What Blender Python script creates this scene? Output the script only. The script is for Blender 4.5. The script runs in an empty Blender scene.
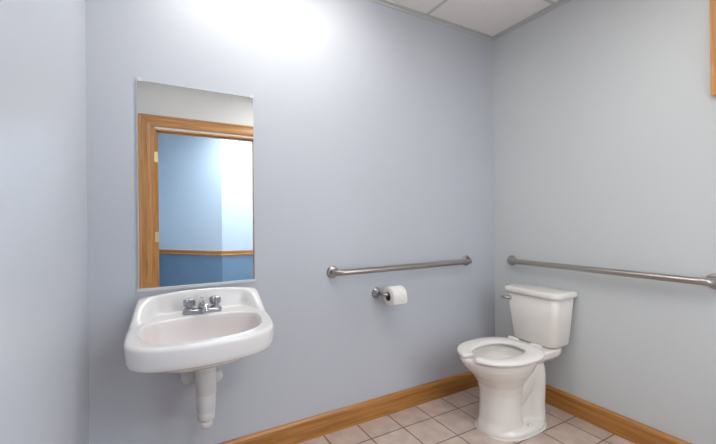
import bpy, bmesh, math
from mathutils import Vector, Matrix
D = bpy.data
C = bpy.context.scene.collection
PI = math.pi

# ------------------------------------------------------------------ room numbers (metres)
W = 2.136            # right wall x
XL = -0.214          # left wall x
YF = -2.035          # front wall (door wall) y, room side
H = 2.42
TH = 0.11            # wall thickness

# ------------------------------------------------------------------ materials
def mat(name, col, rough=0.5, metal=0.0, spec=0.5, coat=0.0):
    m = D.materials.new(name); m.use_nodes = True
    b = m.node_tree.nodes['Principled BSDF']
    b.inputs['Base Color'].default_value = (*col, 1)
    b.inputs['Roughness'].default_value = rough
    b.inputs['Metallic'].default_value = metal
    b.inputs['Specular IOR Level'].default_value = spec
    b.inputs['Coat Weight'].default_value = coat
    return m

def noisy(m, scale, c1, c2, bump=0.0, dist=0.001, bscale=None, detail=3.0):
    nt = m.node_tree; N = nt.nodes; L = nt.links; b = N['Principled BSDF']
    tc = N.new('ShaderNodeTexCoord')
    n = N.new('ShaderNodeTexNoise'); n.inputs['Scale'].default_value = scale; n.inputs['Detail'].default_value = detail
    r = N.new('ShaderNodeValToRGB')
    r.color_ramp.elements[0].position = 0.3; r.color_ramp.elements[1].position = 0.7
    r.color_ramp.elements[0].color = (*c1, 1); r.color_ramp.elements[1].color = (*c2, 1)
    L.new(tc.outputs['Object'], n.inputs['Vector']); L.new(n.outputs['Fac'], r.inputs['Fac'])
    L.new(r.outputs['Color'], b.inputs['Base Color'])
    if bump:
        n2 = N.new('ShaderNodeTexNoise'); n2.inputs['Scale'].default_value = bscale or scale
        L.new(tc.outputs['Object'], n2.inputs['Vector'])
        bp = N.new('ShaderNodeBump'); bp.inputs['Strength'].default_value = bump; bp.inputs['Distance'].default_value = dist
        L.new(n2.outputs['Fac'], bp.inputs['Height']); L.new(bp.outputs['Normal'], b.inputs['Normal'])
    return m

def wood(name, scale, base=((0.33, 0.125, 0.022), (0.52, 0.235, 0.058))):
    m = mat(name, base[1], 0.36, coat=0.25)
    nt = m.node_tree; N = nt.nodes; L = nt.links; b = N['Principled BSDF']
    tc = N.new('ShaderNodeTexCoord'); mp = N.new('ShaderNodeMapping'); mp.inputs['Scale'].default_value = scale
    n = N.new('ShaderNodeTexNoise'); n.inputs['Scale'].default_value = 1.0; n.inputs['Detail'].default_value = 5
    n.inputs['Distortion'].default_value = 0.6
    r = N.new('ShaderNodeValToRGB')
    e = r.color_ramp.elements
    e[0].position = 0.32; e[1].position = 0.62
    e[0].color = (*base[0], 1); e[1].color = (*base[1], 1)
    L.new(tc.outputs['Object'], mp.inputs['Vector']); L.new(mp.outputs['Vector'], n.inputs['Vector'])
    L.new(n.outputs['Fac'], r.inputs['Fac']); L.new(r.outputs['Color'], b.inputs['Base Color'])
    bp = N.new('ShaderNodeBump'); bp.inputs['Strength'].default_value = 0.15; bp.inputs['Distance'].default_value = 0.001
    L.new(n.outputs['Fac'], bp.inputs['Height']); L.new(bp.outputs['Normal'], b.inputs['Normal'])
    return m

M = {}
M['paint'] = noisy(mat('blue_grey_paint', (0.42, 0.45, 0.51), 0.38, spec=0.45), 1.3, (0.540, 0.566, 0.618), (0.560, 0.586, 0.638), 0.05, 0.0006, 260)
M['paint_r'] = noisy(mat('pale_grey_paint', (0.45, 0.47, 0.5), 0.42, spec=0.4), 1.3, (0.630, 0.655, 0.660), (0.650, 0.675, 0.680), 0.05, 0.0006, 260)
M['front_paint'] = noisy(mat('cream_grey_paint', (0.5, 0.52, 0.52), 0.5), 1.3, (0.89, 0.895, 0.88), (0.92, 0.925, 0.91), 0.04, 0.0006, 260)
M['hall_up'] = noisy(mat('light_blue_paint', (0.36, 0.52, 0.74), 0.5), 1.5, (0.57, 0.69, 0.81), (0.60, 0.72, 0.84))
M['hall_low'] = noisy(mat('mid_blue_paint', (0.09, 0.19, 0.33), 0.5), 2.0, (0.17, 0.29, 0.43), (0.20, 0.32, 0.47))
M['oak_x'] = wood('oak_grain_x', (3.0, 60, 60))
M['oak_y'] = wood('oak_grain_y', (60, 3.0, 60))
M['oak_z'] = wood('oak_grain_z', (60, 60, 3.0), ((0.50, 0.22, 0.06), (0.66, 0.34, 0.12)))
M['oak_hx'] = wood('oak_header_grain', (3.0, 60, 60), ((0.50, 0.22, 0.06), (0.66, 0.34, 0.12)))
M['ceramic'] = mat('white_vitreous_china', (0.86, 0.815, 0.765), 0.12, coat=0.3)
M['china_sink'] = mat('white_sink_china', (0.78, 0.765, 0.76), 0.12, coat=0.3)
M['china_shade'] = mat('china_painted_shade', (0.73, 0.67, 0.655), 0.3)  # pinkish shade inside the basin, painted into the china colour
M['seat'] = mat('white_seat_plastic', (0.86, 0.825, 0.79), 0.25)
M['plastic'] = mat('white_pipe_plastic', (0.72, 0.71, 0.70), 0.45)
M['steel'] = mat('brushed_stainless_steel', (0.44, 0.40, 0.37), 0.30, 1.0)
M['chrome'] = mat('polished_chrome', (0.62, 0.62, 0.63), 0.12, 1.0)
M['dull_chrome'] = mat('dull_chrome', (0.42, 0.43, 0.46), 0.28, 1.0)
M['brass'] = mat('pale_brass', (0.85, 0.72, 0.42), 0.3, 1.0)
M['mirror'] = mat('mirror_glass', (0.93, 0.95, 0.95), 0.0, 1.0)
M['mirror_edge'] = mat('polished_glass_edge', (0.62, 0.66, 0.66), 0.2)
M['clip'] = mat('pale_plastic_clip', (0.66, 0.68, 0.70), 0.3)
M['paper'] = noisy(mat('white_tissue_paper', (0.85, 0.83, 0.81), 0.95, spec=0.1), 80, (0.80, 0.78, 0.76), (0.88, 0.86, 0.84))
M['card'] = mat('dark_cardboard_core', (0.10, 0.085, 0.07), 0.9)
M['ceil'] = noisy(mat('ceiling_tile_fibre', (0.78, 0.72, 0.70), 0.95, spec=0.1), 180, (0.86, 0.80, 0.775), (0.92, 0.87, 0.845), 0.3, 0.001, 220)
M['tbar'] = mat('painted_ceiling_grid', (0.58, 0.58, 0.565), 0.5)
M['caulk'] = mat('white_caulk', (0.72, 0.70, 0.66), 0.6)
M['board'] = noisy(mat('cream_board', (0.6, 0.57, 0.5), 0.9), 60, (0.56, 0.53, 0.46), (0.62, 0.59, 0.52))
M['black'] = mat('dark_recess', (0.03, 0.03, 0.03), 0.8)

def emis(name, col, s):
    m = D.materials.new(name); m.use_nodes = True
    nt = m.node_tree; nt.nodes.clear()
    o = nt.nodes.new('ShaderNodeOutputMaterial'); e = nt.nodes.new('ShaderNodeEmission')
    e.inputs['Color'].default_value = (*col, 1); e.inputs['Strength'].default_value = s
    nt.links.new(e.outputs[0], o.inputs[0]); return m
M['diffuser'] = emis('lit_diffuser', (1.0, 0.98, 0.94), 11.5)
M['diffuser_fill'] = emis('fill_panel_diffuser', (1.0, 0.97, 0.93), 9.5)
M['hall_diffuser'] = emis('cool_lit_diffuser', (0.90, 0.95, 1.0), 32.0)

# floor tile: 8 inch squares, grout lines through (0.795, -0.577)
def tile_mat():
    m = mat('beige_ceramic_tile', (0.6, 0.5, 0.42), 0.38)
    nt = m.node_tree; N = nt.nodes; L = nt.links; b = N['Principled BSDF']
    tc = N.new('ShaderNodeTexCoord')
    mp = N.new('ShaderNodeMapping')
    P = 0.2033
    mp.inputs['Scale'].default_value = (1/P, 1/P, 1/P)
    mp.inputs['Location'].default_value = (-0.795/P, 0.577/P, 0)
    L.new(tc.outputs['Object'], mp.inputs['Vector'])
    br = N.new('ShaderNodeTexBrick')
    br.offset = 0.0; br.squash = 1.0
    br.inputs['Scale'].default_value = 1.0
    br.inputs['Brick Width'].default_value = 1.0
    br.inputs['Row Height'].default_value = 1.0
    br.inputs['Mortar Size'].default_value = 0.021
    br.inputs['Mortar Smooth'].default_value = 0.2
    br.inputs['Bias'].default_value = 0.0
    br.inputs['Color1'].default_value = (0.64, 0.515, 0.435, 1)
    br.inputs['Color2'].default_value = (0.56, 0.44, 0.37, 1)
    br.inputs['Mortar'].default_value = (0.20, 0.145, 0.12, 1)
    L.new(mp.outputs['Vector'], br.inputs['Vector'])
    n = N.new('ShaderNodeTexNoise'); n.inputs['Scale'].default_value = 14; n.inputs['Detail'].default_value = 6
    L.new(tc.outputs['Object'], n.inputs['Vector'])
    r = N.new('ShaderNodeValToRGB'); r.color_ramp.elements[0].position = 0.35; r.color_ramp.elements[1].position = 0.7
    r.color_ramp.elements[0].color = (0.82, 0.80, 0.80, 1); r.color_ramp.elements[1].color = (1.05, 1.05, 1.05, 1)
    L.new(n.outputs['Fac'], r.inputs['Fac'])
    mx = N.new('ShaderNodeMix'); mx.data_type = 'RGBA'; mx.blend_type = 'MULTIPLY'; mx.inputs['Factor'].default_value = 1
    L.new(br.outputs['Color'], mx.inputs['A']); L.new(r.outputs['Color'], mx.inputs['B'])
    L.new(mx.outputs['Result'], b.inputs['Base Color'])
    bp = N.new('ShaderNodeBump'); bp.inputs['Strength'].default_value = 0.6; bp.inputs['Distance'].default_value = 0.002; bp.invert = True
    L.new(br.outputs['Fac'], bp.inputs['Height']); L.new(bp.outputs['Normal'], b.inputs['Normal'])
    return m
M['tile'] = tile_mat()

# ------------------------------------------------------------------ mesh helpers
def obj(name, bm, m, parent=None, smooth=False, bevel=0.0, seg=3, loc=None):
    me = D.meshes.new(name)
    bmesh.ops.recalc_face_normals(bm, faces=bm.faces)
    bm.to_mesh(me); bm.free()
    for x in (m if isinstance(m, (list, tuple)) else [m]): me.materials.append(x)
    o = D.objects.new(name, me); C.objects.link(o)
    if parent:
        o.parent = parent
        o.matrix_parent_inverse = Matrix.Identity(4)
        # geometry is written in world coordinates: shift it to the parent's base
        me.transform(Matrix.Translation(-parent_base(parent)))
    if smooth:
        for p in me.polygons: p.use_smooth = True
    if bevel:
        b = o.modifiers.new('bevel', 'BEVEL'); b.width = bevel; b.segments = seg; b.limit_method = 'ANGLE'
        b.angle_limit = math.radians(40)
        for p in me.polygons: p.use_smooth = True
        b.harden_normals = False
        o.modifiers.new('wn', 'WEIGHTED_NORMAL')
    return o

def parent_base(p):
    v = Vector((0, 0, 0))
    while p: v = v + p.location; p = p.parent
    return v

def thing(name, label, cat, loc, group=None):
    o = D.objects.new(name, None); C.objects.link(o); o.empty_display_size = 0.05
    o.location = loc; o['label'] = label; o['category'] = cat
    if group: o['group'] = group
    return o

def struct(o): o['kind'] = 'structure'; return o

def box(bm, a, b, mi=0):
    x0, x1 = sorted((a[0], b[0])); y0, y1 = sorted((a[1], b[1])); z0, z1 = sorted((a[2], b[2]))
    v = [bm.verts.new(p) for p in ((x0,y0,z0),(x1,y0,z0),(x1,y1,z0),(x0,y1,z0),(x0,y0,z1),(x1,y0,z1),(x1,y1,z1),(x0,y1,z1))]
    for f in ((0,3,2,1),(4,5,6,7),(0,1,5,4),(1,2,6,5),(2,3,7,6),(3,0,4,7)):
        bm.faces.new([v[i] for i in f]).material_index = mi
    return bm

def rings(bm, rs, cap0=True, cap1=True, closed=False):
    vr = [[bm.verts.new(p) for p in r] for r in rs]
    n = len(rs[0])
    prs = list(zip(vr, vr[1:]))
    if closed: prs.append((vr[-1], vr[0]))
    for a, b in prs:
        for i in range(n):
            j = (i+1) % n
            bm.faces.new((a[i], a[j], b[j], b[i]))
    if cap0 and not closed: bm.faces.new(list(reversed(vr[0])))
    if cap1 and not closed: bm.faces.new(vr[-1])
    return bm

def tube(bm, path, r, n=20):
    """tube along a polyline (parallel transport); r number or list"""
    P = [Vector(p) for p in path]
    R = r if isinstance(r, (list, tuple)) else [r]*len(P)
    T = []
    for i in range(len(P)):
        a = P[max(i-1, 0)]; b = P[min(i+1, len(P)-1)]
        T.append((b-a).normalized())
    up = Vector((0, 0, 1)) if abs(T[0].z) < 0.9 else Vector((1, 0, 0))
    nrm = (up - T[0]*up.dot(T[0])).normalized()
    rs = []
    for i, p in enumerate(P):
        nrm = (nrm - T[i]*nrm.dot(T[i])).normalized()
        bn = T[i].cross(nrm)
        rs.append([p + (nrm*math.cos(2*PI*k/n) + bn*math.sin(2*PI*k/n))*R[i] for k in range(n)])
    return rings(bm, rs)

def lathe(bm, prof, origin, axis=(0, 0, 1), n=32):
    """prof: (radius, height) from start to end along axis"""
    ax = Vector(axis).normalized(); o = Vector(origin)
    u = Vector((1, 0, 0)) if abs(ax.x) < 0.9 else Vector((0, 1, 0))
    u = (u - ax*u.dot(ax)).normalized(); v = ax.cross(u)
    rs = [[o + ax*h + (u*math.cos(2*PI*k/n) + v*math.sin(2*PI*k/n))*max(r, 1e-4) for k in range(n)] for r, h in prof]
    return rings(bm, rs)

def bend(pts, rad, n=8):
    """round the corners of a polyline"""
    P = [Vector(p) for p in pts]; out = [P[0]]
    for i in range(1, len(P)-1):
        a = (P[i-1]-P[i]).normalized(); b = (P[i+1]-P[i]).normalized()
        s = P[i]+a*rad; e = P[i]+b*rad
        for k in range(n+1):
            t = k/n
            out.append(s*(1-t)**2 + P[i]*2*t*(1-t) + e*t*t)
    out.append(P[-1]); return out

def prism(bm, prof, axis, a, b):
    """extrude a 2-D profile (list of (p,q)) along axis 'x','y','z' from a to b"""
    def pt(p, q, t):
        return {'x': (t, p, q), 'y': (p, t, q), 'z': (p, q, t)}[axis]
    return rings(bm, [[pt(p, q, a) for p, q in prof], [pt(p, q, b) for p, q in prof]])

# ------------------------------------------------------------------ room shell
nb = bmesh.new
bm = nb(); box(bm, (XL-TH, YF-TH, -0.06), (W+TH, TH, 0)); struct(obj('floor', bm, M['tile']))
bm = nb(); box(bm, (XL-TH, 0, 0), (W+TH, TH, H)); struct(obj('wall_back', bm, M['paint']))
bm = nb(); box(bm, (W, YF, 0), (W+TH, 0, H)); struct(obj('wall_right', bm, M['paint_r']))
bm = nb(); box(bm, (XL-TH, YF, 0), (XL, 0, H)); struct(obj('wall_left', bm, M['paint']))
# front wall with a doorway
DX0, DX1, DZ = 0.051, 0.965, 1.990
bm = nb()
box(bm, (XL-TH, YF-TH, 0), (DX0, YF, H)); box(bm, (DX1, YF-TH, 0), (W+TH, YF, H)); box(bm, (DX0, YF-TH, DZ), (DX1, YF, H))
struct(obj('wall_front', bm, M['front_paint']))
# ceiling with its grid
bm = nb(); box(bm, (XL-TH, YF-TH, H), (W+TH, TH, H+0.05)); ceil = struct(obj('ceiling', bm, M['ceil']))
bm = nb()
g = 0.010; d = 0.004
for k in range(-1, 4):
    x = 1.524 - 0.61*k
    if XL < x < W-0.05: box(bm, (x-g, YF, H-d), (x+g, 0, H))
for k in range(0, 4):
    y = -0.475 - 0.61*k
    if y > YF: box(bm, (XL, y-g, H-d-0.0003), (W, y+g, H))
e = 0.022
box(bm, (XL, -e, H-0.006), (W, 0, H)); box(bm, (XL, YF, H-0.006), (W, YF+e, H))
box(bm, (XL, YF, H-0.0063), (XL+e, 0, H)); box(bm, (W-e, YF, H-0.0063), (W, 0, H))
box(bm, (W-0.006, YF, H-0.022), (W, 0, H)); box(bm, (XL, -0.005, H-0.022), (W, 0, H))
struct(obj('trim_1', bm, M['tbar']))

# baseboards (oak, eased top)
BH = 0.109; BT = 0.018
def base_prof(s, o):  # profile in (distance from wall, z) ; s = direction into room, o = wall coordinate
    pr = [(0, 0), (BT, 0), (BT, BH-0.022), (BT-0.002, BH-0.012), (BT-0.006, BH-0.007), (BT-0.009, BH-0.002), (BT-0.012, BH), (0, BH)]
    return [(o+s*p, q) for p, q in pr]
bm = nb(); prism(bm, base_prof(-1, 0), 'x', XL, W); struct(obj('baseboard_back', bm, M['oak_x']))
bm = nb(); prism(bm, base_prof(-1, W), 'y', YF, -BT); struct(obj('baseboard_right', bm, M['oak_y']))
bm = nb(); prism(bm, base_prof(1, XL), 'y', YF, -BT); struct(obj('baseboard_left', bm, M['oak_y']))
bm = nb(); prism(bm, base_prof(1, YF), 'x', DX1+0.095, W-BT); struct(obj('baseboard_front', bm, M['oak_x']))

# door casing + jamb (seen in the mirror)
def casing_prof(w=0.10):
    return [(0, 0), (0, 0.010), (0.012, 0.016), (0.03, 0.017), (0.055, 0.012), (0.078, 0.012), (0.090, 0.018), (w, 0.018), (w, 0)]
CW = 0.100
cx0 = 0.022; cx1 = DX1 + 0.012; cz = 2.006
def mitre(bm, side):
    # casing as a mitred frame: three strips with 45 degree corners
    pr = casing_prof(CW)
    def leg(xi, s):
        lo = [(xi + s*p, YF + q, 0.0) for p, q in pr]
        hi = [(xi + s*p, YF + q, cz + p) for p, q in pr]
        rings(bm, [lo, hi])
    if side == 'L': leg(cx0, -1)
    if side == 'R': leg(cx1, 1)
    if side == 'T':
        a = [(cx0 - p, YF + q, cz + p) for p, q in pr]; b = [(cx1 + p, YF + q, cz + p) for p, q in pr]
        rings(bm, [a, b])
fr = struct(thing('door_1', 'x', 'x', (0.55, YF, 0))); del fr['label']; del fr['category']
bm = nb(); mitre(bm, 'L'); obj('casing', bm, M['oak_z'], fr)
bm = nb(); mitre(bm, 'R'); obj('casing', bm, M['oak_z'], fr)
bm = nb(); mitre(bm, 'T'); obj('casing', bm, M['oak_hx'], fr)
JT = 0.02
bm = nb()
box(bm, (DX0-0.034, YF-TH-0.004, 0), (DX0, YF+0.001, DZ+0.025)); box(bm, (DX0, YF-TH-0.004, 0), (DX0+0.012, YF-0.004, DZ))
box(bm, (DX0+0.012, YF-0.075, 0), (DX0+0.028, YF-0.045, DZ-0.012))
obj('jamb', bm, M['oak_z'], fr)
bm = nb()
box(bm, (DX1-0.012, YF-TH-0.004, 0), (DX1, YF+0.001, DZ))
obj('jamb', bm, M['oak_z'], fr)
bm = nb(); box(bm, (DX0+0.012, YF-TH-0.003, DZ-0.012), (DX1-0.012, YF, DZ)); box(bm, (DX0+0.012, YF-0.075, DZ-0.026), (DX1-0.012, YF-0.045, DZ-0.012))
obj('jamb_head', bm, M['oak_hx'], fr)
for z in (1.73, 1.0, 0.25):
    bm = nb(); box(bm, (DX0+0.012, YF-0.040, z-0.045), (DX0+0.0145, YF-0.006, z+0.045)); box(bm, (DX0-0.004, YF, z-0.045), (DX0+0.018, YF+0.003, z+0.045))
    tube(bm, [(DX0+0.018, YF-0.001, z-0.047), (DX0+0.018, YF-0.001, z+0.047)], 0.006, 12)
    obj('hinge', bm, M['brass'], fr)

# hallway beyond the doorway (seen only in the mirror)
HY = YF-TH
xa, ya = -0.65, -5.19     # far end of the angled wall
xb, yb = 0.843, -3.36     # its corner
xc, yc = 2.0, -3.22       # far right
RZ = 0.68                 # chair rail bottom
bm = nb(); box(bm, (XL-1.2, -5.4, -0.06), (W+TH+0.3, HY, 0)); struct(obj('floor_hall', bm, M['tile']))
bm = nb(); box(bm, (XL-1.2, -5.4, H), (W+TH+0.3, HY, H+0.05)); struct(obj('ceiling_hall', bm, M['ceil']))
def slab(name, a, b, th=0.08, rail=True):
    a = Vector((a[0], a[1], 0)); b = Vector((b[0], b[1], 0)); n = Vector((-(b-a).y, (b-a).x, 0)).normalized()*th
    bm = nb()
    for z0, z1, mi in ((0, RZ+0.03, 1), (RZ+0.03, H, 0)):
        r0 = [a, b, b+n, a+n]
        rs = [[p+Vector((0,0,z0)) for p in r0], [p+Vector((0,0,z1)) for p in r0]]
        nf = len(bm.faces); rings(bm, rs); bm.faces.ensure_lookup_table()
        for f in bm.faces[nf:]: f.material_index = mi
    return struct(obj(name, bm, [M['hall_up'], M['hall_low']]))
slab('wall_hall_angled', (xb, yb), (xa, ya))
slab('wall_hall_far', (xc, yc), (xb, yb))
slab('wall_hall_left', (xa, ya), (xa, HY))
slab('wall_hall_right', (xc, HY), (xc, yc))
def rail(name, a, b):
    a = Vector((a[0], a[1], 0)); b = Vector((b[0], b[1], 0)); n = Vector(((b-a).y, -(b-a).x, 0)).normalized()
    pr = [(0, 0), (0.012, 0), (0.020, 0.012), (0.014, 0.022), (0.018, 0.044), (0.028, 0.052), (0.028, 0.064), (0, 0.064)]
    bm = nb(); rings(bm, [[a + n*p + Vector((0,0,RZ+q)) for p, q in pr], [b + n*p + Vector((0,0,RZ+q)) for p, q in pr]])
    return struct(obj(name, bm, M['oak_hx']))
rail('trim_2', (xb, yb), (xa, ya)); rail('trim_3', (xc, yc), (xb, yb))

# ------------------------------------------------------------------ ceiling lights
def fixture(x0, x1, y0, y1, m, label):
    t = thing('ceiling_light', label, 'light', ((x0+x1)/2, (y0+y1)/2, H-0.004))
    bm = nb(); w = 0.025; zt = H-0.005; zb = H-0.022
    box(bm, (x0, y0, zb), (x0+w, y1, zt)); box(bm, (x1-w, y0, zb), (x1, y1, zt))
    box(bm, (x0+w, y0, zb), (x1-w, y0+w, zt)); box(bm, (x0+w, y1-w, zb), (x1-w, y1, zt))
    obj('frame', bm, M['tbar'], t)
    bm = nb(); box(bm, (x0+w, y0+w, zb+0.006), (x1-w, y1-w, zb+0.010)); obj('diffuser', bm, m, t)
    return t
t = thing('ceiling_light', 'long surface-mounted white ceiling light close to the back wall above the sink', 'light', (0.525, -0.455, H-0.004))
bm = nb(); prism(bm, [(-0.32, H-0.0045), (-0.32, H-0.02), (-0.59, H-0.02), (-0.59, H-0.0045)], 'x', 0.05, 1.0); obj('housing', bm, M['tbar'], t)
bm = nb(); prism(bm, [(-0.325, H-0.0205), (-0.335, H-0.055), (-0.37, H-0.075), (-0.54, H-0.075), (-0.575, H-0.055), (-0.585, H-0.0205)], 'x', 0.065, 0.985); obj('diffuser', bm, M['diffuser'], t)
for x in (0.05, 0.985):
    bm = nb(); box(bm, (x, -0.59, H-0.078), (x+0.015, -0.32, H-0.0205)); obj('end_cap', bm, M['tbar'], t)
fixture(0.914, 1.524, -1.695, -1.085, M['diffuser_fill'], 'added square ceiling fill panel in the middle of the room')  # unseen panel added as fill to brighten the walls and toilet
hl = fixture(0.30, 1.50, -2.95, -2.55, M['hall_diffuser'], 'lit oblong ceiling panel light in the hallway beyond the doorway')

# added cool area lamp behind the camera, brightens the room without a real source
la = D.lights.new('fill_light', 'AREA'); la.shape = 'RECTANGLE'; la.size = 0.8; la.size_y = 1.3; la.energy = 14; la.color = (0.80, 0.90, 1.0)
lo = D.objects.new('fill_light', la); C.objects.link(lo); lo.location = (1.55, -1.95, 1.15)
lo.rotation_euler = (Vector((0.1, -0.2, 0.5)) - Vector(lo.location)).to_track_quat('-Z', 'Y').to_euler()

# ------------------------------------------------------------------ mirror
mx0, mx1, mz0, mz1 = -0.043, 0.447, 0.852, 1.738
t = thing('mirror', 'tall frameless rectangular mirror on the wall above the sink', 'mirror', ((mx0+mx1)/2, 0, mz0))
bm = nb(); box(bm, (mx0, -0.0062, mz0), (mx1, -0.001, mz1))
o = obj('mirror_edge', bm, M['mirror_edge'], t)
bm = nb(); vs = [bm.verts.new(p) for p in ((mx0+0.003, -0.0064, mz0+0.003), (mx1-0.003, -0.0064, mz0+0.003), (mx1-0.003, -0.0064, mz1-0.003), (mx0+0.003, -0.0064, mz1-0.003))]
bm.faces.new(vs); o = obj('mirror_pane', bm, M['mirror'], t)
bm = nb(); box(bm, (mx0-0.002, -0.010, mz0-0.008), (mx1+0.002, 0, mz0-0.0005)); box(bm, (mx0-0.002, -0.010, mz0-0.0005), (mx1+0.002, -0.0072, mz0+0.004))
obj('bottom_channel', bm, M['clip'], t)
for x in (mx0+0.012, mx1-0.012):
    bm = nb(); box(bm, (x-0.009, -0.010, mz1-0.008), (x+0.009, -0.0072, mz1+0.010)); box(bm, (x-0.009, -0.0072, mz1+0.0005), (x+0.009, 0, mz1+0.010))
    obj('clip', bm, M['clip'], t, bevel=0.001)

# ------------------------------------------------------------------ sink
SC = 0.203
DECK = 0.748
def sstep(a, b, v):
    t = max(0, min(1, (v-a)/(b-a))); return t*t*(3-2*t)
def inside_out(x, y, k=1.0):
    dx = abs(x-SC)
    if y > -0.001: return False
    hw = 0.247 + 0.013*sstep(0, 0.20, -y) - 0.010*sstep(0.22, 0.50, -y)
    if y > -0.018:   # rounded rear corner
        hw -= 0.018 - math.sqrt(max(0, 0.018**2 - (y+0.018)**2))
    if dx >= hw: return False
    if y < -0.20:
        fr = 0.512 - 0.062*(dx/0.25)**2
        return (dx/hw)**7 + ((-y-0.20)/(fr-0.20))**7 < 1
    return True
def inside_basin(x, y):
    dx = abs(x-SC)
    yc = -0.262
    b = 0.108 if y > yc else 0.205
    n = 2.5 if y > yc else 2.7
    return (dx/0.212)**n + (abs(y-yc)/b)**n < 1
def ray(f, cx, cy, th):
    lo, hi = 0.0, 0.6
    for _ in range(40):
        m = (lo+hi)/2
        if f(cx+m*math.cos(th), cy+m*math.sin(th)): lo = m
        else: hi = m
    return lo
BCX, BCY = SC, -0.29
NA = 224
ths = [2*PI*k/NA for k in range(NA)]
RO = [ray(inside_out, BCX, BCY, a) for a in ths]
RB = [ray(inside_basin, BCX, BCY, a) for a in ths]
def top_h(x, y):
    dx = abs(x-SC)
    front = DECK - 0.010*sstep(0.1, 0.5, -y)
    crest = 0.066 + 0.022*(1-(dx/0.25)**2)
    # backsplash ridge against the wall, running down the two sides
    side = sstep(0.170, 0.235, dx)
    reach = 0.060 + 0.15*side
    start = 0.028
    return front + crest*(1 - sstep(start, reach, -y))
def pt(k, r, z): return (BCX + r*math.cos(ths[k]), BCY + r*math.sin(ths[k]), z)
rs = []
# inside of basin: bottom centre -> edge
for f, dz in ((0.02, -0.132), (0.15, -0.131), (0.4, -0.128), (0.6, -0.122), (0.75, -0.110), (0.86, -0.085), (0.93, -0.055), (0.98, -0.022)):
    rs.append([pt(k, RB[k]*f, DECK-0.004+dz) for k in range(NA)])
for f, dz in ((1.0, -0.007), (1.02, -0.001)):
    rs.append([pt(k, RB[k]*f, top_h(*pt(k, RB[k]*f, 0)[:2]) + dz) for k in range(NA)])
NT = 26
for i in range(1, NT+1):
    s = i/NT
    r = []
    for k in range(NA):
        inner = RB[k]*1.02; outer = RO[k]-0.016
        q = inner + (outer-inner)*s
        x, y, _ = pt(k, q, 0); r.append((x, y, top_h(x, y)))
    rs.append(r)
def edge_ring(inset, dz):
    r = []
    for k in range(NA):
        x, y, _ = pt(k, RO[k]-inset, 0); x2, y2, _ = pt(k, RO[k]-0.016, 0)
        r.append((x, y, top_h(x2, y2)+dz))
    return r
for a in (25, 50, 70, 90):
    s = math.radians(a); rs.append(edge_ring(0.016*(1-math.sin(s)), -0.016*(1-math.cos(s))))
AB = 0.659
rs.append([pt(k, RO[k]+0.000, AB+0.045) for k in range(NA)])
rs.append([pt(k, RO[k]-0.002, AB+0.020) for k in range(NA)])
rs.append([pt(k, RO[k]-0.005, AB+0.006) for k in range(NA)])
rs.append([pt(k, RO[k]-0.011, AB) for k in range(NA)])
rs.append([pt(k, RO[k]-0.022, AB+0.001) for k in range(NA)])
rs.append([pt(k, RO[k]-0.030, AB+0.010) for k in range(NA)])
# underside bowl
def mixr(k, f, s): return (RO[k]-0.030)*(1-s) + RB[k]*f*s
rs.append([pt(k, mixr(k, 1.0, 0.6), AB+0.008) for k in range(NA)])
for f, z in ((0.95, AB+0.004), (0.90, AB-0.022), (0.76, AB-0.038), (0.58, AB-0.045), (0.42, AB-0.058), (0.22, AB-0.064), (0.03, AB-0.066)):
    rs.append([pt(k, RB[k]*f, z) for k in range(NA)])
rs = [[(x+0.075*y, y, z) for x, y, z in q] for q in rs]
bm = nb(); rings(bm, rs)
sink = thing('sink', 'white wall-hung china sink with a low backsplash, below the mirror', 'sink', (SC, 0, 0.60))
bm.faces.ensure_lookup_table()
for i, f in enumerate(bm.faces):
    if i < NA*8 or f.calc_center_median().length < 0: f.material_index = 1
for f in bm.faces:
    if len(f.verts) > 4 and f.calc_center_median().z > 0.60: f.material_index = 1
obj('basin', bm, [M['china_sink'], M['china_shade']], sink, smooth=True)
bm = nb(); lathe(bm, [(0.001, -0.001), (0.022, 0), (0.024, 0.002), (0.018, 0.004), (0.001, 0.004)], (BCX, BCY, DECK-0.135))
obj('drain', bm, M['chrome'], sink, smooth=True)

# faucet: centre-set, two handles, short spout
FX, FY, FZ = 0.197, -0.100, DECK+0.001
t = thing('faucet', 'small two-handle chrome faucet on the back deck of the sink', 'faucet', (FX, FY, FZ))
bm = nb()
out = []
for k in range(40):
    a = 2*PI*k/40
    ca, sa = math.cos(a), math.sin(a)
    out.append((FX + 0.078*math.copysign(abs(ca)**0.7, ca), FY + 0.026*math.copysign(abs(sa)**0.7, sa)))
rings(bm, [[(x, y, FZ-0.002) for x, y in out], [(x, y, FZ+0.010) for x, y in out],
           [(FX+(x-FX)*0.97, FY+(y-FY)*0.9, FZ+0.015) for x, y in out], [(FX+(x-FX)*0.9, FY+(y-FY)*0.7, FZ+0.017) for x, y in out]])
obj('base_plate', bm, M['dull_chrome'], t, smooth=True)
for s in (-1, 1):
    hx = FX + s*0.052
    bm = nb(); lathe(bm, [(0.020, 0.012), (0.019, 0.022), (0.013, 0.027), (0.012, 0.032)], (hx, FY, FZ), n=24)
    # faceted knob body
    n = 10
    prof = [(0.016, 0.030), (0.023, 0.034), (0.024, 0.052), (0.021, 0.060), (0.010, 0.064), (0.001, 0.064)]
    rr = []
    for r, h in prof:
        rr.append([(hx + (r*(1.0 if k % 2 else 0.84))*math.cos(PI*k/n), FY + (r*(1.0 if k % 2 else 0.84))*math.sin(PI*k/n), FZ+h) for k in range(2*n)])
    rings(bm, rr)
    obj('handle', bm, M['dull_chrome'], t, smooth=False)
bm = nb()
path = bend([(FX, FY+0.004, FZ+0.010), (FX, FY+0.002, FZ+0.044), (FX, FY-0.105, FZ+0.040), (FX, FY-0.112, FZ+0.022)], 0.015, 6)
n = len(path); tube(bm, path, [0.018 - 0.007*i/(n-1) for i in range(n)], 20)
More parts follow.
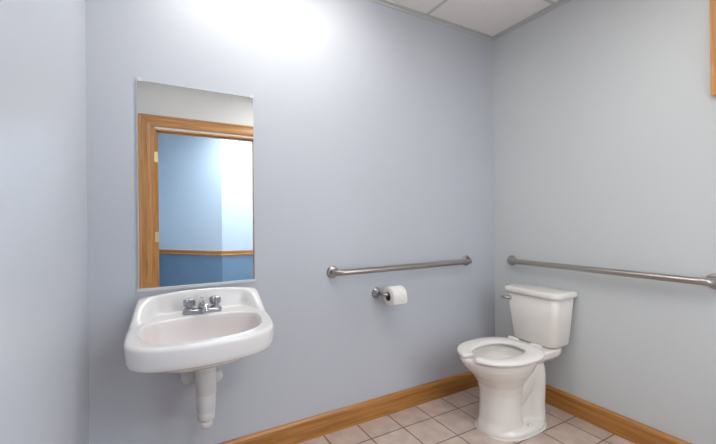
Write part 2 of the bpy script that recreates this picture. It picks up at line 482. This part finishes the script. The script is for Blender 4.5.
obj('spout', bm, M['chrome'], t, smooth=True)
bm = nb(); tube(bm, [(FX, FY+0.020, FZ+0.012), (FX, FY+0.020, FZ+0.058)], 0.003, 10); lathe(bm, [(0.001, 0.054), (0.006, 0.056), (0.007, 0.061), (0.004, 0.066), (0.001, 0.067)], (FX, FY+0.020, FZ), n=16)
obj('lift_rod', bm, M['chrome'], t, smooth=True)

# drain pipe under the sink
PX, PY = 0.200, -0.165
t = thing('drain_pipe', 'white plastic covered drain pipe hanging under the sink', 'pipe', (PX, PY, 0.25))
bm = nb(); lathe(bm, [(0.030, 0), (0.040, -0.004), (0.041, -0.030), (0.032, -0.036)], (PX, PY, 0.603)); obj('collar', bm, M['plastic'], t, smooth=True)
bm = nb(); lathe(bm, [(0.034, 0.570), (0.041, 0.566), (0.0415, 0.520), (0.039, 0.517), (0.0405, 0.514), (0.040, 0.430), (0.037, 0.427), (0.038, 0.423), (0.036, 0.360), (0.0335, 0.357), (0.0345, 0.352), (0.033, 0.322), (0.029, 0.318)], (PX, PY, 0))
obj('pipe_cover', bm, M['plastic'], t, smooth=True)
bm = nb(); lathe(bm, [(0.024, 0.320), (0.024, 0.302), (0.022, 0.290), (0.015, 0.283), (0.002, 0.281)], (PX, PY, 0)); obj('cleanout_cap', bm, M['plastic'], t, smooth=True)
bm = nb(); tube(bm, bend([(PX, PY, 0.43), (PX-0.012, -0.06, 0.43), (PX-0.018, 0.0, 0.43)], 0.02), 0.018); obj('trap_arm', bm, M['plastic'], t, smooth=True)
for s in (-1, 1):
    tv = thing('shutoff_valve', ('white capped water shutoff valve on the left of the drain pipe' if s < 0 else 'white capped water shutoff valve on the right of the drain pipe'), 'valve', (PX-0.008+s*0.068, 0, 0.50), 'shutoff valves under the sink')
    x = PX - 0.004 + s*0.056; vz = 0.476 if s < 0 else 0.458
    bm = nb(); lathe(bm, [(0.028, 0), (0.028, 0.004), (0.012, 0.009), (0.010, 0.055)], (x, 0, vz), axis=(0, -1, 0)); obj('stub', bm, M['plastic'], tv, smooth=True)
    bm = nb(); lathe(bm, [(0.016, 0.05), (0.026, 0.056), (0.028, 0.075), (0.027, 0.095), (0.020, 0.105), (0.002, 0.107)], (x, 0, vz), axis=(0, -1, 0)); obj('valve_cap', bm, M['plastic'], tv, smooth=True)
    bm = nb(); tube(bm, bend([(x, -0.068, 0.49), (x, -0.068, 0.54), (FX+s*0.052, FY-0.01, 0.60), (FX+s*0.052, FY-0.01, 0.64)], 0.02), 0.006, 12); obj('supply_tube', bm, M['plastic'], tv, smooth=True)

# ------------------------------------------------------------------ grab bars
def grab_bar(wall, a, b, z, label):
    """wall 'back': a,b are x ; wall 'right': a,b are y"""
    off = 0.055; r = 0.0165
    if wall == 'back':
        P = lambda s, d: (s, -d, z); ax = (0, -1, 0)
    else:
        P = lambda s, d: (W-d, s, z); ax = (-1, 0, 0)
    t = thing('grab_bar', label, 'grab bar', P((a+b)/2, 0), 'grab bars on the walls')
    bm = nb(); tube(bm, bend([P(a, 0.004), P(a, off), P(b, off), P(b, 0.004)], 0.042, 10), r, 24)
    obj('bar', bm, M['steel'], t, smooth=True)
    for s in (a, b):
        bm = nb(); lathe(bm, [(0.001, 0), (0.033, 0.0), (0.034, 0.006), (0.032, 0.010), (0.028, 0.0125), (0.018, 0.013)], P(s, 0), axis=ax); obj('flange', bm, M['steel'], t, smooth=True)
    return t
grab_bar('back', 0.862, 1.858, 0.858, 'steel grab bar on the back wall above the toilet paper')
grab_bar('right', -0.150, -1.180, 0.857, 'steel grab bar on the right wall above the toilet')

# ------------------------------------------------------------------ toilet paper holder + roll
TX, TY, TZ = 1.212, -0.088, 0.717
t = thing('toilet_paper_holder', 'chrome single-post toilet paper holder on the back wall', 'paper holder', (TX-0.085, 0, TZ))
px = TX-0.070
bm = nb(); lathe(bm, [(0.001, 0), (0.030, 0), (0.031, 0.004), (0.026, 0.009), (0.014, 0.012), (0.012, 0.030)], (px, 0, TZ), axis=(0, -1, 0)); obj('wall_plate', bm, M['dull_chrome'], t, smooth=True)
bm = nb(); tube(bm, bend([(px, -0.010, TZ), (px, TY, TZ), (TX+0.066, TY, TZ)], 0.018), 0.009, 20); obj('arm', bm, M['dull_chrome'], t, smooth=True)
bm = nb(); lathe(bm, [(0.009, 0), (0.013, 0.003), (0.013, 0.010), (0.002, 0.013)], (TX+0.062, TY, TZ), axis=(1, 0, 0)); obj('end_cap', bm, M['dull_chrome'], t, smooth=True)
t = thing('toilet_paper_roll', 'white toilet paper roll on the chrome holder', 'toilet paper', (TX, TY, TZ-0.012))
L2 = 0.048; R = 0.055; zc = TZ-0.0115
bm = nb()
n = 48
prof = [(0.0235, -L2+0.001), (0.030, -L2), (R-0.006, -L2), (R-0.001, -L2+0.004), (R, -L2+0.010), (R, L2-0.010), (R-0.001, L2-0.004), (R-0.006, L2), (0.030, L2), (0.0235, L2-0.001)]
rs2 = [[(TX+h, TY+r*math.cos(2*PI*k/n), zc+r*math.sin(2*PI*k/n)) for k in range(n)] for r, h in prof]
rings(bm, rs2, closed=True)
# loose sheet hanging at the front
sh = [(TX-L2+0.002, TX+L2-0.002)]
va = []
for i in range(7):
    a = PI + 0.35*0 + i*0.0
pp = [(TY-R-0.0005, zc), (TY-R-0.001, zc-0.012), (TY-R+0.001, zc-0.026), (TY-R+0.003, zc-0.036)]
fr_ = [[(TX-L2+0.002, y, z) for y, z in pp], [(TX+L2-0.002, y, z) for y, z in pp]]
A = [bm.verts.new(p) for p in fr_[0]]; B = [bm.verts.new(p) for p in fr_[1]]
for i in range(3): bm.faces.new((A[i], A[i+1], B[i+1], B[i]))
obj('tissue', bm, M['paper'], t, smooth=True)
bm = nb()
rs2 = [[(TX+h, TY+r*math.cos(2*PI*k/n), zc+r*math.sin(2*PI*k/n)) for k in range(n)] for r, h in ((0.0215, -L2), (0.0235, -L2), (0.0235, L2), (0.0215, L2))]
rings(bm, rs2, closed=True); obj('cardboard_core', bm, M['card'], t, smooth=True)

# ------------------------------------------------------------------ toilet  (u = distance from right wall, v = towards back wall)
TYC = -0.410
def tp(u, v, z):
    k = max(0.0, 1 - z/0.36)      # foot stands slightly forward of the rim
    return (W-u-0.030*k, TYC+v-0.024*k, z)
def egg(uc, lf, lr, hw, z, nf=2.1, nr=2.4, N=72):
    r = []
    for k in range(N):
        a = 2*PI*k/N; ca, sa = math.cos(a), math.sin(a)
        n = nf if ca > 0 else nr; L_ = lf if ca > 0 else lr
        r.append(tp(uc + L_*math.copysign(abs(ca)**(2/n), ca), hw*math.copysign(abs(sa)**(2/n), sa), z))
    return r
toilet = thing('toilet', 'white two-piece floor toilet with an open-front seat in the corner', 'toilet', tp(0.40, 0, 0))
RIM = 0.394
bm = nb()
# bowl: outside up, over the rim, inside down (one closed shell)
rings(bm, [
    egg(0.450, 0.125, 0.120, 0.112, 0.0),
    egg(0.450, 0.123, 0.120, 0.110, 0.02),
    egg(0.450, 0.112, 0.115, 0.104, 0.06),
    egg(0.450, 0.108, 0.112, 0.101, 0.14),
    egg(0.450, 0.110, 0.114, 0.103, 0.20),
    egg(0.450, 0.120, 0.125, 0.115, 0.245),
    egg(0.450, 0.152, 0.145, 0.138, 0.285),
    egg(0.450, 0.192, 0.170, 0.160, 0.320),
    egg(0.450, 0.222, 0.188, 0.173, 0.350),
    egg(0.450, 0.236, 0.192, 0.179, 0.374),
    egg(0.450, 0.238, 0.192, 0.180, 0.387),
    egg(0.450, 0.232, 0.188, 0.176, RIM),
    egg(0.450, 0.200, 0.155, 0.140, RIM),
    egg(0.450, 0.192, 0.148, 0.132, RIM-0.012),
    egg(0.450, 0.180, 0.140, 0.128, RIM-0.05),
    egg(0.445, 0.125, 0.105, 0.095, RIM-0.10),
    egg(0.440, 0.085, 0.070, 0.065, RIM-0.135),
    egg(0.435, 0.045, 0.040, 0.035, RIM-0.15)])
# foot
rings(bm, [egg(0.375, 0.192, 0.205, 0.140, 0.0, 2.3, 2.8), egg(0.375, 0.192, 0.205, 0.140, 0.018, 2.3, 2.8), egg(0.375, 0.182, 0.195, 0.130, 0.032, 2.3, 2.8)])
# narrow rear web
rings(bm, [egg(0.30, 0.10, 0.14, 0.060, 0.0, 3, 3), egg(0.29, 0.08, 0.14, 0.056, 0.20, 3, 3), egg(0.22, 0.075, 0.09, 0.085, 0.33, 3, 3), egg(0.20, 0.085, 0.10, 0.12, 0.390, 3, 3)])
# tank shelf
rings(bm, [egg(0.20, 0.080, 0.165, 0.10, 0.325, 4, 4), egg(0.20, 0.085, 0.170, 0.130, 0.355, 4, 4), egg(0.20, 0.086, 0.172, 0.135, 0.384, 4, 4), egg(0.20, 0.082, 0.165, 0.128, RIM, 4, 4)])
# trapway bulge
rings(bm, [egg(0.218, 0.070, 0.080, 0.100, 0.0, 2.2, 2.2), egg(0.216, 0.066, 0.075, 0.096, 0.10, 2.2, 2.2), egg(0.212, 0.070, 0.076, 0.098, 0.18, 2.2, 2.2),
           egg(0.215, 0.080, 0.078, 0.102, 0.25, 2.2, 2.2), egg(0.215, 0.085, 0.076, 0.098, 0.30, 2.2, 2.2), egg(0.225, 0.080, 0.070, 0.080, 0.335, 2.2, 2.2)])
tube(bm, [tp(0.42, 0, 0.10), tp(0.34, 0, 0.185), tp(0.25, 0, 0.275), tp(0.22, 0, 0.29)], [0.07, 0.086, 0.092, 0.080], 28)
o = obj('bowl', bm, M['ceramic'], toilet, smooth=True)
rm = o.modifiers.new('remesh', 'REMESH'); rm.mode = 'VOXEL'; rm.voxel_size = 0.0055; rm.use_smooth_shade = True
sm = o.modifiers.new('smooth', 'SMOOTH'); sm.factor = 0.5; sm.iterations = 7
# water
bm = nb(); r = egg(0.443, 0.115, 0.098, 0.088, RIM-0.108); bm.faces.new([bm.verts.new(p) for p in r])
wm = mat('still_water', (0.30, 0.31, 0.31), 0.05, spec=0.8); obj('water', bm, wm, toilet)
# open-front seat : U-shaped cross-section sweep
def seat_pt(a, inner):
    # a: angle, 0 = front
    ca, sa = math.cos(a), math.sin(a)
    if inner:
        L_ = 0.172 if ca > 0 else 0.145; n = 2.1 if ca > 0 else 2.6; hw = 0.106; uc = 0.458
    else:
        L_ = 0.238 if ca > 0 else 0.215; n = 2.15 if ca > 0 else 2.8; hw = 0.199; uc = 0.455
    return uc + L_*math.copysign(abs(ca)**(2/n), ca), hw*math.copysign(abs(sa)**(2/n), sa)
bm = nb(); g0 = 0.175; NS = 90; z0 = RIM+0.006; z1 = RIM+0.026
rs2 = []
for i in range(NS+1):
    a = g0 + (2*PI-2*g0)*i/NS
    ui, vi = seat_pt(a, True); uo, vo = seat_pt(a, False)
    sec = []
    # inner bottom -> outer bottom -> outer side -> top -> inner side (rounded)
    for s, z in ((0.06, z0), (0.94, z0), (0.99, z0+0.004), (1.0, z0+0.010), (0.98, z1-0.004), (0.90, z1), (0.5, z1+0.001), (0.14, z1-0.001), (0.03, z1-0.005), (0.0, z0+0.008), (0.02, z0+0.002)):
        sec.append(tp(ui+(uo-ui)*s, vi+(vo-vi)*s-0.004, z-0.002))
    rs2.append(sec)
rings(bm, rs2); obj('seat', bm, M['seat'], toilet, smooth=True)
for s in (-1, 1):
    bm = nb(); tube(bm, [tp(0.235, s*0.105, RIM+0.020), tp(0.235, s*0.045, RIM+0.020)], [0.013, 0.013], 16)
    box(bm, tp(0.225, s*0.055, RIM-0.002), tp(0.262, s*0.095, RIM+0.018))
    obj('seat_hinge', bm, M['seat'], toilet, bevel=0.002)
# bolt caps
for s in (-1, 1):
    bm = nb(); lathe(bm, [(0.016, 0.014), (0.016, 0.030), (0.010, 0.039), (0.001, 0.041)], tp(0.34, s*0.104, 0), n=20); obj('bolt_cap', bm, M['ceramic'], toilet, smooth=True)
# tank: rounded-front box, tapering down
def rrect(u0, u1, hw, z, cf=0.05, N=8):
    pts = []
    def arc(cu, cv, r, a0):
        for i in range(N+1):
            a = a0 + PI/2*i/N; pts.append((cu + r*math.cos(a), cv + r*math.sin(a)))
    arc(u1-cf, hw-cf, cf, 0); arc(u0+0.012, hw-0.012, 0.012, PI/2); arc(u0+0.012, -hw+0.012, 0.012, PI); arc(u1-cf, -hw+cf, cf, -PI/2)
    out = []
    for u, v in pts:
        k = 1 - (v/hw)**2 if abs(v) < hw else 0
        out.append(tp(u + (0.020*k if u > (u0+u1)/2 else 0), v, z))
    return out
bm = nb()
rings(bm, [rrect(0.040, 0.150, 0.123, RIM+0.003, 0.03), rrect(0.030, 0.160, 0.134, RIM+0.008, 0.032), rrect(0.024, 0.166, 0.140, RIM+0.02, 0.032),
           rrect(0.020, 0.177, 0.155, 0.55, 0.032), rrect(0.018, 0.186, 0.169, 0.684, 0.032), rrect(0.022, 0.180, 0.163, 0.687, 0.032)])
obj('tank', bm, M['ceramic'], toilet, smooth=True)
bm = nb()
rings(bm, [rrect(0.014, 0.186, 0.171, 0.684, 0.036), rrect(0.008, 0.195, 0.181, 0.687, 0.038), rrect(0.006, 0.198, 0.184, 0.692, 0.038), rrect(0.006, 0.198, 0.184, 0.706, 0.038),
           rrect(0.008, 0.194, 0.180, 0.714, 0.036), rrect(0.016, 0.180, 0.168, 0.719, 0.036)])
obj('tank_lid', bm, M['ceramic'], toilet, smooth=True)
bm = nb(); lathe(bm, [(0.013, 0), (0.014, 0.004), (0.010, 0.009), (0.008, 0.018)], tp(0.188, 0.135, 0.648), axis=(-1, 0, 0), n=20)
tube(bm, bend([tp(0.204, 0.135, 0.648), tp(0.210, 0.155, 0.650), tp(0.211, 0.176, 0.651)], 0.01), 0.0095, 14)
h = obj('flush_handle', bm, M['dull_chrome'], toilet, smooth=True); h['label'] = 'chrome flush handle'
# caulk ring round the foot
bm = nb(); rings(bm, [egg(0.375, 0.199, 0.212, 0.146, 0.0005, 2.3, 2.8), egg(0.375, 0.191, 0.204, 0.139, 0.007, 2.3, 2.8)]); obj('caulk_line', bm, M['caulk'], toilet)

# ------------------------------------------------------------------ oak frame high on the right wall
t = thing('picture_frame', 'oak wood frame high on the right wall, at the edge of view', 'frame', (W, -1.43, 1.66))
bm = nb(); y0, y1, z0, z1, w = -1.175, -1.70, 1.66, 2.30, 0.05
box(bm, (W-0.022, y0, z0), (W, y0-w, z1)); box(bm, (W-0.022, y1+w, z0), (W, y1, z1)); box(bm, (W-0.022, y0-w, z0), (W, y1+w, z0+w)); box(bm, (W-0.022, y0-w, z1-w), (W, y1+w, z1))
obj('frame', bm, M['oak_z'], t)
bm = nb(); box(bm, (W-0.010, y0-w, z0+w), (W-0.001, y1+w, z1-w)); obj('board', bm, M['board'], t)

# ------------------------------------------------------------------ camera
cam = D.cameras.new('camera'); co = D.objects.new('camera', cam); C.objects.link(co)
cam.sensor_fit = 'HORIZONTAL'; cam.sensor_width = 36.0; cam.lens = 36.0*370/716
cam.clip_start = 0.02
yaw = math.radians(29.46); roll = math.radians(0.53)
co.matrix_world = Matrix.Translation((0, -1.815, 1.137)) @ Matrix.Rotation(-yaw, 4, 'Z') @ Matrix.Rotation(PI/2, 4, 'X') @ Matrix.Rotation(-roll, 4, 'Z')
cam.shift_y = -1.9/716
bpy.context.scene.camera = co

# ------------------------------------------------------------------ world + look
w = D.worlds.new('world'); bpy.context.scene.world = w; w.use_nodes = True
w.node_tree.nodes['Background'].inputs[0].default_value = (0.6, 0.7, 0.85, 1)
w.node_tree.nodes['Background'].inputs[1].default_value = 0.3
vs = bpy.context.scene.view_settings
vs.view_transform = 'Standard'; vs.look = 'None'; vs.exposure = 0.0; vs.gamma = 1.0
